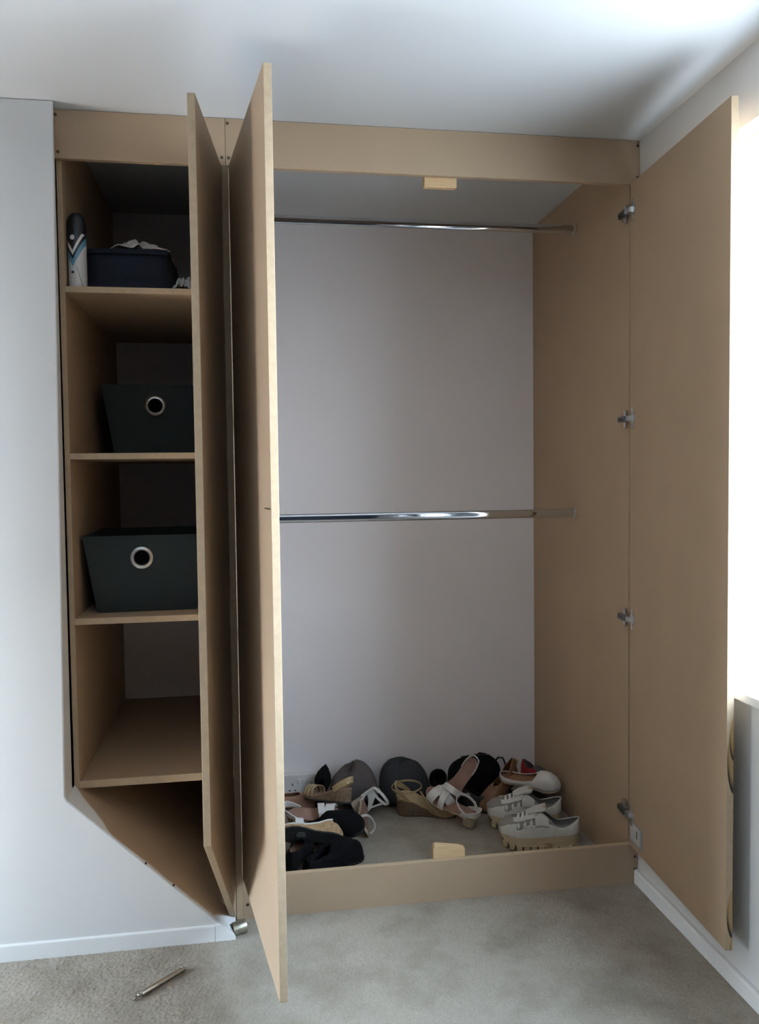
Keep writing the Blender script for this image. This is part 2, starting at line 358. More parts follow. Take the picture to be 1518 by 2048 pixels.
# ------------------------------------------------------------------ left cupboard with shelves
LX0, LX1 = -0.5395, -0.0815        # left cupboard
YP = 0.020                         # front edge of the carcass panels
def edge_mat(axis, sign):
    def f(face):
        n = face.normal
        return 1 if (n.y < -0.7) else 0
    return f
def screw(parent, x, y, z):
    o = MB().lathe([(0.0, -0.0012), (0.0042, -0.0012), (0.0042, 0.001), (0.0, 0.001)], 12, axis='y').build('screw', mat('dark_screw', (0.10, 0.075, 0.05), 0.4, 0.6), parent); o.location = (x, y, z); return o
cup = thing('shelf_cupboard', 'narrow brown board cupboard with open shelves over the slanted stair wall', 'cupboard', (-0.31, 0.02, 0.41))
def under(root, o):               # parent and keep world coordinates
    o.parent = root; o.matrix_parent_inverse = Matrix.LocRotScale(root.location, root.rotation_euler, None).inverted(); return o
under(cup, MB().prism([(-0.5395, 0.398), (-0.525, 0.412), (-0.525, H), (-0.5395, H)], lambda q: (q[0], YP, q[1]), lambda q: (q[0], YB, q[1])).build('side_panel', [MDF, MDFE], bevel=0.0008, matfn=edge_mat(0, 0)))
for z0, z1 in ((1.812, 1.829), (1.350, 1.367), (0.884, 0.902), (0.416, 0.438)):
    under(cup, MB().box(-0.525, -0.0925, YP, YB, z0, z1).build('shelf', [MDF, MDFE], bevel=0.0008, matfn=edge_mat(0, 0)))
hb = under(cup, MB().box(LX0, LX1, 0.0, 0.018, 2.168, H-0.001).build('header_board', MDF, bevel=0.001))
for x, z in ((-0.533, 2.284), (-0.529, 2.185), (-0.091, 2.190)): screw(hb, x, -0.0005, z)

# ------------------------------------------------------------------ right hanging wardrobe
wd = thing('hanging_wardrobe', 'wide open brown board wardrobe with two chrome rails and doors ajar', 'wardrobe', (0.52, 0.02, 0.0))
under(wd, MB().box(1.132, 1.150, YP, YB, 0, H).build('side_panel', [MDF, MDFE], bevel=0.0008, matfn=edge_mat(0, 0)))
under(wd, MB().prism([(YP, 0), (YB, 0), (YB, H), (YP, H), (YP, 2.166), (-0.003, 2.166), (-0.003, 0.004), (YP, 0.004)], lambda q: (-0.0925, q[0], q[1]), lambda q: (-0.0745, q[0], q[1])).build('divider_panel', [MDF, MDFE], bevel=0.0008, matfn=edge_mat(0, 0)))
hb2 = under(wd, MB().box(-0.0805, XW-0.001, 0.0, 0.018, 2.168, H-0.001).build('header_board', MDF, bevel=0.001))
for x, z in ((-0.074, 2.285), (-0.072, 2.190), (1.150, 2.284), (1.150, 2.190)): screw(hb2, x, -0.0005, z)
pl = under(wd, MB().box(-0.0745, XW-0.001, 0.0, 0.018, 0, 0.1255).build('plinth', [MDF, MDFE], bevel=0.001, matfn=lambda f: 1 if f.normal.z > 0.7 else 0))
for x, z in ((-0.060, 0.045), (1.146, 0.085), (1.146, 0.045), (-0.058, 0.112)): screw(pl, x, -0.0005, z)
b1 = under(wd, MB().box(0.492, 0.590, 0.0185, 0.040, 2.141, 2.200).build('stop_block', PINE, bevel=0.002)); b1['label'] = 'pale pine door stop under the header'
b2 = under(wd, MB().prism([(0.500, 0.09), (0.600, 0.09), (0.600, 0.149), (0.585, 0.155), (0.512, 0.166), (0.504, 0.163), (0.500, 0.155)], lambda q: (q[0], 0.0185, q[1]), lambda q: (q[0], 0.040, q[1])).build('stop_block', PINE, bevel=0.0015)); b2['label'] = 'pale pine door stop with rounded corner behind the plinth'
def rail(z, y=0.4415):
    m = MB(); n = 28; a, b = 0.0075, 0.0150; pr = []
    for j in range(n):
        q = 2*math.pi*j/n; c, s_ = math.cos(q), math.sin(q)
        pr.append((y + a*math.copysign(abs(c)**0.75, c), z + b*math.copysign(abs(s_)**0.8, s_)))
    m.prism(pr, lambda q: (-0.0745, q[0], q[1]), lambda q: (1.132, q[0], q[1]))
    o = under(wd, m.build('hanging_rail', CHROME, smooth=True)); o['label'] = 'oval chrome hanging rail'
    for x0, x1 in ((1.1265, 1.132), (-0.0745, -0.069)):
        k = MB()
        k.prism([(y+(p-y)*1.55, z+(q-z)*1.25) for p, q in pr], lambda q: (x0, q[0], q[1]), lambda q: (x1, q[0], q[1]))
        f = k.build('rail_flange', STEEL, o, smooth=True)
    return o
rail(1.1505); rail(2.1615)

# doors
def burn_edge_material():
    m = MDFE.copy(); m.name = 'door_edge_with_scorched_knots'; nt = m.node_tree; b = nt.nodes['Principled BSDF']
    src = b.inputs['Base Color'].links[0].from_socket
    tc = nt.nodes.new('ShaderNodeTexCoord'); sp = nt.nodes.new('ShaderNodeSeparateXYZ'); nt.links.new(tc.outputs['Object'], sp.inputs[0])
    def mth(op, a, c=0.0):
        x = nt.nodes.new('ShaderNodeMath'); x.operation = op
        for i, q in enumerate((a, c)):
            if isinstance(q, (int, float)): x.inputs[i].default_value = q
            else: nt.links.new(q, x.inputs[i])
        return x.outputs[0]
    cur = src
    for (u0, z0, a, h) in ((0.020, 0.600, 0.0185, 0.085), (0.020, 0.650, 0.013, 0.055), (0.021, 0.217, 0.018, 0.062), (0.021, 0.130, 0.010, 0.035)):
        du = mth('DIVIDE', mth('SUBTRACT', sp.outputs['Y'], u0), a); dz = mth('DIVIDE', mth('SUBTRACT', sp.outputs['Z'], z0), h)
        e = mth('SQRT', mth('ADD', mth('MULTIPLY', du, du), mth('MULTIPLY', dz, dz)))
        ins = mth('LESS_THAN', e, 1.0)
        low = nt.nodes.new('ShaderNodeMapRange'); nt.links.new(dz, low.inputs[0]); low.inputs[1].default_value = 0.55; low.inputs[2].default_value = -0.45
        rim = nt.nodes.new('ShaderNodeMapRange'); nt.links.new(e, rim.inputs[0]); rim.inputs[1].default_value = 0.58; rim.inputs[2].default_value = 0.90
        dark = mth('MULTIPLY', mth('MULTIPLY', rim.outputs[0], low.outputs[0]), ins)
        x = nt.nodes.new('ShaderNodeMix'); x.data_type = 'RGBA'; nt.links.new(mth('MULTIPLY', ins, 0.75), x.inputs[0]); nt.links.new(cur, x.inputs[6]); x.inputs[7].default_value = (0.40, 0.24, 0.09, 1)
        y = nt.nodes.new('ShaderNodeMix'); y.data_type = 'RGBA'; nt.links.new(dark, y.inputs[0]); nt.links.new(x.outputs[2], y.inputs[6]); y.inputs[7].default_value = (0.012, 0.008, 0.006, 1)
        cur = y.outputs[2]
    nt.links.new(cur, b.inputs['Base Color'])
    return m
BURN = burn_edge_material()
def hinge_mesh():
    # local frame: door face is y=0 with the door on the -y side ... x runs away from the hinge edge along the door, z up; panel lies at x<0
    m = MB()
    m.box(0.014, 0.026, -0.001, 0.0022, -0.030, 0.030, 0)                    # door plate ears
    m.lathe([(0.0, 0.0), (0.017, 0.0), (0.017, 0.0025), (0.013, 0.003), (0.0, 0.003)], 20, 0, axis='y')
    m.v[-20*5:] = [(v[0]+0.020, v[1], v[2]) for v in m.v[-20*5:]]
    m.box(-0.006, 0.020, 0.002, 0.013, -0.0075, 0.0075, 0)                   # knuckle
    m.box(-0.058, -0.006, 0.0035, 0.0165, -0.0085, 0.0085, 1)                # arm
    m.box(-0.040, -0.026, 0.0005, 0.0045, -0.026, 0.026, 0)                  # mounting plate wings
    m.box(-0.062, -0.014, 0.0005, 0.005, -0.010, 0.010, 0)
    for x in (-0.050, -0.030): 
        k = len(m.v); m.lathe([(0.0, 0.0165), (0.0032, 0.0165), (0.0032, 0.0172), (0.0, 0.0172)], 10, 2, axis='y'); m.v[k:] = [(v[0]+x, v[1], v[2]) for v in m.v[k:]]
    return m
def door(hinge, free, th_side, z0, z1, hinge_zs, hinge_face, label, slant=None, edge=MDFE, panel_dx=0.0):
    """local frame: x from hinge edge to free edge, y across the thickness (0..0.018), z world height"""
    hx, hy = hinge; d = Vector((free[0]-hx, free[1]-hy, 0)); w = d.length; ang = math.atan2(d.y, d.x)
    o_loc = Vector((hx, hy, 0)); s = th_side
    m = MB()
    if slant is None: prof = [(0, z0), (w, z0), (w, z1), (0, z1)]
    else: prof = [(0, z0), (w, slant), (w, z1), (0, z1)]
    t = 0.018*s
    m.prism(prof, lambda q: (q[0], 0, q[1]), lambda q: (q[0], t, q[1]))
    o = m.build('door', [MDF, edge, MDFE], bevel=0.001, matfn=lambda f: 1 if f.normal.x > 0.7 else (0 if abs(f.normal.y) > 0.7 else 2))
    o.location = o_loc; o.rotation_euler = (0, 0, ang); o['label'] = label
    return o, w, ang
def attach(root, o):
    inv = Matrix.LocRotScale(root.location, root.rotation_euler, None).inverted(); o.parent = root; o.matrix_parent_inverse = inv
# right door: local y axis after rotation must point to +x (towards the wall)
d1, w1, a1 = door((1.125, -0.005), (1.0922, -0.583), 1, 0.128, 2.168, None, None, 'open right door seen from its inner side', edge=BURN)
attach(wd, d1)
hm = hinge_mesh()
def hinge_obj(parent, z, flip, dz=0.0):
    m = MB(); m.v = [((v[0], -v[1], v[2]) if flip < 0 else v) for v in hm.v]; m.f = hm.f; m.m = hm.m
    o = m.build('hinge', [STEEL, mat('hinge_arm', (0.20, 0.20, 0.20), 0.35, 1.0), BLACKPL], parent, bevel=0.0004, smooth=True); o.location = (0, 0, z); return o
for z in (2.086, 1.460, 0.842, 0.228): hinge_obj(d1, z, -1)
st = MB().box(0.004, 0.098, -0.0006, -0.0001, 0.146, 0.211).build('label_sticker', mat('sticker_grey_border', (0.30, 0.31, 0.36), 0.5), d1); st['label'] = 'small white rectangular sticker with grey border'
st2 = MB().box(0.010, 0.080, -0.0009, -0.0004, 0.153, 0.205).build('sticker_paper', mat('sticker_paper', (0.50, 0.50, 0.50), 0.5), d1)
MB().box(0.054, 0.062, -0.0012, -0.0008, 0.170, 0.194).build('sticker_print', mat('sticker_ink', (0.10, 0.10, 0.09), 0.6), d1)
# middle door, hinged on the divider
d3, w3, a3 = door((-0.0727, -0.005), (0.014, -0.5947), 1, 0.128, 2.168, None, None, 'open middle door standing edge on to the viewer')
attach(wd, d3)
for z in (2.086, 1.460, 0.842, 0.228): 
    h = hinge_obj(d3, z, 1); h.location = (0, 0.018, z)
sp_ = MB().tube([(w3-0.075, -0.0012, 1.225), (w3-0.040, -0.0022, 1.2253), (w3-0.008, -0.0012, 1.225)], 0.0012, 6).build('scratch_wire', mat('dark_wire', (0.06, 0.04, 0.02), 0.6), d3); sp_['label'] = 'thin dark nick across the door face'
# door of the left cupboard, foot cut to the stair slope
d2, w2, a2 = door((-0.0934, -0.005), (-0.1368, -0.4355), -1, 0.012, 2.168, None, None, 'open left door with slanted foot', slant=0.424)
attach(cup, d2)
for z in (2.086, 1.460, 0.842, 0.520):
    h = hinge_obj(d2, z, -1); h.location = (0, -0.018, z)

# ------------------------------------------------------------------ socket on the back wall
so = thing('double_socket', 'white double wall socket low on the wardrobe back wall', 'socket', (0.149, YB, 0.0625))
MB().box(-0.073, 0.073, -0.026, 0.0, -0.043, 0.043).build('back_box', WHITEPL, so, bevel=0.003)
MB().box(-0.0735, 0.0735, -0.033, -0.026, -0.0435, 0.0435).build('face_plate', WHITEPL, so, bevel=0.003)
for sx in (-0.036, 0.041):
    for dx, dz, w_, h_ in ((0, 0.004, 0.004, 0.009), (-0.011, -0.020, 0.009, 0.004), (0.011, -0.020, 0.009, 0.004)):
        MB().box(sx+dx-w_/2, sx+dx+w_/2, -0.0336, -0.0325, dz-h_/2, dz+h_/2).build('pin_hole', BLACKPL, so)
for sx in (-0.009, 0.009):
    MB().box(sx-0.006, sx+0.006, -0.037, -0.033, 0.008, 0.026).build('rocker_switch', WHITEPL, so, bevel=0.0015)

# ------------------------------------------------------------------ storage baskets
def basket(loc, rz, label):
    t = thing('storage_basket', label, 'basket', loc, (0, 0, rz), 'fabric storage baskets on the shelves')
    wt, wb, dt, db, h = 0.355, 0.285, 0.40, 0.33, 0.225
    y0 = 0.0
    def ring(f, z, ins):
        w = (wb + (wt-wb)*f)/2 - ins; d0 = y0 + (1-f)*0.012 + ins; d1_ = dt - (1-f)*0.04 - ins
        sag = 0.004*math.sin(math.pi*1.0)*f
        return [(-w, d0, z), (w, d0, z), (w, d1_, z), (-w, d1_, z)]
    m = MB(); rs = [ring(i/6, h*i/6, 0) for i in range(7)] + [ring(1, h, 0.004)] + [ring(i/6, max(h*i/6, 0.004), 0.004) for i in range(6, -1, -1)]
    vs = [p for r in rs for p in r]; fs = []
    for i in range(len(rs)-1):
        for j in range(4): fs.append((i*4+j, i*4+(j+1) % 4, (i+1)*4+(j+1) % 4, (i+1)*4+j))
    fs += [(3, 2, 1, 0), tuple((len(rs)-1)*4+j for j in range(4))]
    m.add(vs, fs); m.build('basket_body', BASKF, t, bevel=0.0015, weld=0.0003)
    tr = MB().ribbon([(-wt/2-0.0006, -0.0010, h-0.004), (wt/2+0.0006, -0.0010, h-0.004), (wt/2+0.0006, dt+0.001, h-0.004), (-wt/2-0.0006, dt+0.001, h-0.004)], (0, 0, 1), 0.010, 0.0016, closed=True).build('rim_binding', BASKF, t)
    zc = h*0.71; yc = (1-zc/h)*0.012
    g = MB().lathe([(0.0215, 0.004), (0.0215, -0.004), (0.024, -0.0062), (0.028, -0.0058), (0.0325, -0.0030), (0.0330, 0.001)], 40, axis='y').build('grommet', mat('brushed_grommet', (0.52, 0.51, 0.49), 0.28, 1.0), t, smooth=True); g.location = (-0.012, yc, zc)
    k = MB().lathe([(0.0, -0.0012), (0.0216, -0.0012), (0.0216, 0.0), (0.0, 0.0)], 32, axis='y').build('grommet_hole', mat('dark_void', (0.003, 0.003, 0.004), 1.0, spec=0.0), t); k.location = (-0.012, yc, zc)
    return t
basket((-0.337, 0.10, 0.902), 0.02, 'dark green grey fabric basket with metal eyelet at the front of its shelf')
basket((-0.314, 0.34, 1.367), 0.0, 'near black fabric basket pushed back on the shelf under the navy box')

# ------------------------------------------------------------------ top shelf
can = thing('spray_can', 'white and blue aerosol can with black cap on the top shelf', 'can', (-0.498, 0.062, 1.829))
CANB = bpy.data.materials.new('can_print'); CANB.use_nodes = True
def can_print(m):
    nt = m.node_tree; b = nt.nodes['Principled BSDF']; b.inputs['Roughness'].default_value = 0.3
    tc = nt.nodes.new('ShaderNodeTexCoord'); sp = nt.nodes.new('ShaderNodeSeparateXYZ'); nt.links.new(tc.outputs['Object'], sp.inputs[0])
    def mth(op, a, c=0.0):
        x = nt.nodes.new('ShaderNodeMath'); x.operation = op
        for i, q in enumerate((a, c)):
            if isinstance(q, (int, float)): x.inputs[i].default_value = q
            else: nt.links.new(q, x.inputs[i])
        return x.outputs[0]
    X, Z = sp.outputs['X'], sp.outputs['Z']
    # chevron pointing down: value = z - |x - x0| * k
    vv = mth('SUBTRACT', Z, mth('MULTIPLY', mth('ABSOLUTE', mth('SUBTRACT', X, -0.008)), 1.9))
    cur = None
    def layer(cur, lo, hi, col):
        k = mth('MULTIPLY', mth('GREATER_THAN', vv, lo), mth('LESS_THAN', vv, hi))
        x = nt.nodes.new('ShaderNodeMix'); x.data_type = 'RGBA'; nt.links.new(k, x.inputs[0])
        if cur is None: x.inputs[6].default_value = (0.62, 0.63, 0.63, 1)
        else: nt.links.new(cur, x.inputs[6])
        x.inputs[7].default_value = (*col, 1); return x.outputs[2]
    cur = layer(cur, 0.058, 0.078, (0.12, 0.30, 0.45))
    cur = layer(cur, 0.078, 0.090, (0.008, 0.012, 0.02))
    cur = layer(cur, 0.090, 0.104, (0.70, 0.70, 0.68))
    cur = layer(cur, 0.104, 0.40, (0.008, 0.012, 0.02))
    # thin dark seam line and a small dark mark
    ln = mth('LESS_THAN', mth('ABSOLUTE', mth('SUBTRACT', X, mth('SUBTRACT', 0.018, mth('MULTIPLY', Z, 0.28)))), 0.0006)
    ln = mth('MULTIPLY', ln, mth('LESS_THAN', Z, 0.058))
    mk = mth('MULTIPLY', mth('LESS_THAN', mth('ABSOLUTE', mth('ADD', X, 0.009)), 0.004), mth('LESS_THAN', mth('ABSOLUTE', mth('SUBTRACT', Z, 0.043)), 0.0035))
    x = nt.nodes.new('ShaderNodeMix'); x.data_type = 'RGBA'; nt.links.new(mth('MAXIMUM', ln, mk), x.inputs[0]); nt.links.new(cur, x.inputs[6]); x.inputs[7].default_value = (0.04, 0.05, 0.06, 1)
    nt.links.new(x.outputs[2], b.inputs['Base Color'])
can_print(CANB)
MB().lathe([(0.021, 0.0), (0.0245, 0.002), (0.0252, 0.006), (0.0252, 0.150), (0.0245, 0.156)], 36).build('can_body', CANB, can, smooth=True)
MB().lathe([(0.0252, 0.150), (0.0252, 0.172), (0.0245, 0.186), (0.021, 0.200), (0.014, 0.2085), (0.0, 0.2105)], 36).build('can_lid', mat('dark_navy_cap', (0.006, 0.009, 0.016), 0.35), can, smooth=True)
MB().add([(-0.012, -0.0258, 0.132), (-0.003, -0.0262, 0.132), (-0.001, -0.0262, 0.142), (-0.008, -0.0260, 0.146), (-0.014, -0.0256, 0.140)], [(0, 1, 2, 3, 4)]).build('emblem', mat('silver_print', (0.5, 0.5, 0.5), 0.4), can)
# navy soft box
def soft_box(name, w, d, h, m, parent, top_in=0.02, seed=1, wob=0.004, n=14):
    rs = np.random.RandomState(seed); ph = rs.rand(12)*6.28
    def P(u, v):
        a = u*2*math.pi; e = 0.28; c, s_ = math.cos(a), math.sin(a)
        x = math.copysign(abs(c)**e, c); y = math.copysign(abs(s_)**e, s_)
        if v < 0.72: k = 1.0 - top_in/w*2*(v/0.72); z = h*min(1, v/0.70)
        else: k = (1.0 - top_in/w*2)*(1-(v-0.72)/0.28); z = h
        if v < 0.04: k *= 0.985
        wv = wob*(math.sin(3*a+ph[0]+5*v)+math.sin(5*a+ph[1]-7*v))*math.sin(math.pi*min(1, v/0.72)*0.9)
        zz = z + (wob*1.2*math.sin(7*x*k+ph[2])*math.cos(5*y*k+ph[3]) if v > 0.66 else 0)
        return (x*k*w/2 + wv*c, y*k*d/2 + wv*s_, max(zz, 0))
    mb = MB().grid(P, 56, n*2, cu=True)
    return mb.build(name, m, parent, smooth=True, weld=0.0004)
nb = thing('storage_box', 'dark navy soft fabric box beside the aerosol can on the top shelf', 'box', (-0.372, 0.245, 1.829))
soft_box('box_body', 0.275, 0.30, 0.128, NAVY, nb, top_in=0.016, seed=3)
MB().ribbon([(-0.118, -0.1405, 0.120), (-0.06, -0.1440, 0.121), (0.06, -0.1440, 0.121), (0.118, -0.1405, 0.120)], (0, 0, 1), 0.012, 0.002).build('box_seam', NAVY, nb)
def crumple(name, loc, sx, sy, h, m, label, seed, rz=0.0, n=34):
    rs = np.random.RandomState(seed); K = [(rs.uniform(8, 46), rs.uniform(8, 46), rs.rand()*6.28, rs.uniform(.3, 1)) for _ in range(9)]
    def f(u, v):
        x, y = (u-.5), (v-.5); z = sum(a*math.sin(kx*x+ky*y+p) for kx, ky, p, a in K)/4
        r = math.hypot(x*2, y*2); env = max(0.0, 1-r**2.2*0.6)
        edge = 1 + 0.16*math.sin(5*math.atan2(y, x)+seed) + 0.07*math.sin(11*math.atan2(y, x))
        return (x*sx*edge, y*sy*edge, max(0.001, h*env*(0.55+0.45*z)))
    o = MB().grid(f, n, n).build(name, m, solid=0.0018, smooth=True); o.location = loc; o.rotation_euler = (0, 0, rz)
    return tag(o, label, 'cloth')
crumple('cleaning_cloth', (-0.345, 0.180, 1.9590), 0.165, 0.14, 0.046, CLOTH, 'crumpled off-white cloth lying on top of the navy box', 5)
crumple('cleaning_cloth', (-0.208, 0.085, 1.8295), 0.062, 0.10, 0.060, mat('grey_white_cloth', (0.36, 0.36, 0.36), 0.9, var=0.15, vscale=30), 'crumpled greyish cloth on the top shelf right of the navy box', 11)
bt = thing('dark_bottle', 'dark bottle at the door side end of the top shelf', 'bottle', (-0.170, 0.175, 1.829))
MB().lathe([(0.021, 0), (0.023, 0.004), (0.023, 0.085), (0.018, 0.100), (0.009, 0.108), (0.009, 0.118)], 24).build('bottle_body', BLACKPL, bt, smooth=True)
MB().lathe([(0.011, 0.116), (0.011, 0.134), (0.009, 0.137), (0.0, 0.137)], 20).build('bottle_cap', BLACKPL, bt, smooth=True)

# ------------------------------------------------------------------ small metal parts on the carpet
rod = thing('metal_pin', 'short shiny metal rod with a stepped threaded tip lying on the carpet', 'rod', (-0.3420, -0.332, 0.0075), (0, 0, math.atan2(0.108, 0.115)))
MB().lathe([(0.0, 0.026), (0.0062, 0.026), (0.0072, 0.028), (0.0072, 0.150), (0.0072, 0.1505), (0.0066, 0.151), (0.0066, 0.152), (0.0072, 0.1525), (0.0072, 0.158), (0.0, 0.158)], 20, axis='x').build('shaft', SATIN, rod, smooth=True)
MB().lathe([(0.0, 0.0), (0.003, 0.0005), (0.0045, 0.004), (0.0045, 0.009), (0.0028, 0.011), (0.0028, 0.016), (0.0042, 0.017), (0.0042, 0.026), (0.0, 0.026)], 16, axis='x').build('threaded_tip', SATIN, rod, smooth=True)
cupo = thing('metal_cup', 'small tarnished metal cup lying at the foot of the open left door', 'fitting', (-0.083, -0.072, 0.0195), (0.15, -0.12, 0.22))
MB().lathe([(0.0165, -0.019), (0.0178, -0.019), (0.0178, 0.017), (0.0170, 0.019), (0.0, 0.019), (0.0, 0.016), (0.0155, 0.015), (0.0155, -0.019), (0.0165, -0.019)], 32, axis='x').build('cup_shell', mat('tarnished_brass', (0.42, 0.40, 0.32), 0.35, 0.85, var=0.2, vscale=60), cupo, smooth=True)
MB().lathe([(0.0, -0.026), (0.004, -0.026), (0.005, -0.020), (0.010, -0.017), (0.010, -0.006), (0.0, -0.006)], 16, axis='x').build('plug', mat('dirty_plug', (0.10, 0.09, 0.07), 0.8, var=0.4, vscale=120), cupo, smooth=True)

# ------------------------------------------------------------------ footwear kit
def itp(t, tab):
    if t <= tab[0][0]: return tab[0][1]
    for (a, va), (b, vb) in zip(tab[:-1], tab[1:]):
        if t <= b:
            s = (t-a)/(b-a); return va + (vb-va)*(s*s*(3-2*s)*0.6 + s*0.4)
    return tab[-1][1]
FOOT = {'round': [(0, 0.0), (.015, .24), (.05, .46), (.11, .60), (.2, .67), (.35, .63), (.48, .66), (.62, .88), (.73, 1.0), (.83, .95), (.91, .76), (.965, .48), (.99, .24), (1, 0.0)],
        'point': [(0, 0.0), (.015, .22), (.05, .42), (.11, .56), (.2, .62), (.35, .57), (.48, .62), (.62, .86), (.70, .95), (.80, .82), (.90, .50), (.96, .27), (.99, .12), (1, 0.0)],
        'wide': [(0, 0.0), (.012, .34), (.045, .62), (.10, .78), (.2, .86), (.35, .84), (.48, .86), (.62, .96), (.73, 1.0), (.83, .97), (.91, .86), (.965, .64), (.99, .38), (1, 0.0)]}
TS = [0, .004, .015, .035, .06, .10, .15, .2, .27, .34, .41, .48, .55, .62, .68, .74, .80, .85, .90, .94, .97, .988, .997, 1]
def hw(t, W, sh): return max(0.0008, W/2*itp(t, FOOT[sh]))
def slab(L, W, top, bot, sh='round', k=1.0, t0=0.0, t1=1.0, flare=0.0, mi=0):
    ts = [t for t in TS if t0 <= t <= t1]
    vs = []
    for t in ts:
        w = hw(t, W, sh)*k; x = (t-0.5)*L*(1+(k-1)*0.6)+0.5*L; cy = 0.012*math.sin(math.pi*t)*W/0.085*0.5
        wb = w*(1+flare)
        vs += [(x, cy-wb, bot(t)), (x, cy-w, top(t)), (x, cy+w, top(t)), (x, cy+wb, bot(t))]
    fs = []; n = len(ts)
    for i in range(n-1):
        for j in range(4): fs.append((i*4+j, i*4+(j+1) % 4, (i+1)*4+(j+1) % 4, (i+1)*4+j))
    fs += [(3, 2, 1, 0), tuple((n-1)*4+j for j in range(4))]
    return MB().add(vs, fs, mi)
def strap_pts(L, W, top, t, h, sh='round', dx=0.0, n=15, k=1.0, dt=0.0, pw=0.8):
    w = hw(t, W, sh)*k; cy = 0.012*math.sin(math.pi*t)*W/0.085*0.5; out = []
    for i in range(n):
        s = math.pi*i/(n-1)
        out.append((t*L + dx*(i/(n-1)-0.5), cy - w*math.copysign(abs(math.cos(s))**0.8, math.cos(s)), top(t) - 0.004 + (h+0.004)*math.sin(s)**pw))
    return out
def upper(L, W, base, ht, sh='round', t_open=0.62, a_rim=55, rimtab=None, t_start=0.0, n=12, k=1.0, hfac=0.92):
    """two half shells meeting over the toe; behind t_open they stop at the rim"""
    m = MB(); ts = [t for t in np.concatenate([np.linspace(0, .1, 7), np.linspace(.14, .9, 20), np.linspace(.92, 1, 9)]) if t >= t_start]
    for side in (-1, 1):
        def P(u, v, ts=ts, side=side):
            i = u*(len(ts)-1); t = ts[int(round(i))]
            A = 90.0 if t >= t_open else (itp(t, rimtab) if rimtab else 90-(90-a_rim)*min(1, ((t_open-t)/0.12))**0.5)
            a = math.radians(A*v); w = hw(t, W, sh)*k; cy = 0.012*math.sin(math.pi*t)*W/0.085*0.5
            cx = math.cos(a); x = t*L + (0.0)
            return (x, cy + side*w*abs(cx)**0.75, base(t) + ht(t)*math.sin(a)**hfac)
        k0 = len(m.f); m.grid(P, len(ts), n)
        if side > 0: m.f[k0:] = [f[::-1] for f in m.f[k0:]]
    return m
def heel_block(L, W, h, t0=0.0, t1=0.22, taper=0.8, sh='round', drop=0.0):
    ts = [t for t in TS if t0 <= t <= t1] + [t1]; m = MB(); vs = []; ring = []
    top = []; botr = []
    xs = t1*L/2
    out = [(t*L, hw(t, W, sh)*0.93) for t in ts]
    poly = [(x, -w) for x, w in out] + [(x, w) for x, w in reversed(out)]
    n = len(poly)
    m.add([(x, y, h) for x, y in poly] + [(xs+(x-xs)*taper-0.004, y*taper, drop) for x, y in poly],
          [tuple(range(n)), tuple(range(2*n-1, n-1, -1))] + [(i, (i+1) % n, (i+1) % n + n, i+n) for i in range(n)])
    return m
def place(o, loc, ex=None, ez=None, rot=None):
    """ex: world direction of the toe, ez: approximate world up of the shoe"""
    if rot is not None: o.rotation_euler = rot
    else:
        X = Vector(ex).normalized(); Z = Vector(ez); Z = (Z - X*Z.dot(X)).normalized(); Y = Z.cross(X)
        o.rotation_euler = Matrix((X, Y, Z)).transposed().to_euler()
    o.location = loc
FLOORG = 'shoes heaped on the wardrobe floor'
def shoe(name, label, cat='shoe'): return thing(name, label, cat, group=FLOORG)

def footbed(hh, ball=0.010, toe=0.012):
    return lambda t: itp(t, [(0, hh+0.002), (.12, hh), (.25, hh*0.90), (.45, hh*0.45+ball*.5), (.62, ball+hh*0.06), (.75, ball), (1, toe)])

def wedge_sandal(label, L, W, hh, side, insole, strap, out, plat=0.012):
    t = shoe('wedge_sandal', label, 'sandal'); top = footbed(hh, plat+0.004, plat+0.006)
    slab(L, W, lambda q: top(q), lambda q: 0.006 + (0.006 if q > .9 else 0)*((q-.9)/.1), flare=0.02).build('wedge_heel', side, t, smooth=True)
    slab(L, W, lambda q: 0.0065 + (0.006 if q > .9 else 0)*((q-.9)/.1), lambda q: 0.0 + (0.006 if q > .9 else 0)*((q-.9)/.1), k=1.0).build('outsole', out, t, smooth=True)
    slab(L, W, lambda q: top(q)+0.004, lambda q: top(q)-0.002, k=1.015).build('insole', insole, t, smooth=True)
    return t, lambda q: top(q)+0.004

def block_sandal(label, L, W, hh, insole, edge, heelm):
    t = shoe('block_heel_sandal', label, 'sandal'); top = footbed(hh, 0.008, 0.010)
    slab(L, W, lambda q: top(q), lambda q: max(0.0, top(q)-0.008)).build('sole', edge, t, smooth=True)
    slab(L, W, lambda q: top(q)+0.0025, lambda q: top(q)-0.001, k=0.97).build('insole', insole, t, smooth=True)
    heel_block(L, W, hh-0.004, t1=0.2, taper=0.82).build('heel', heelm, t, smooth=True)
    return t, lambda q: top(q)+0.0025

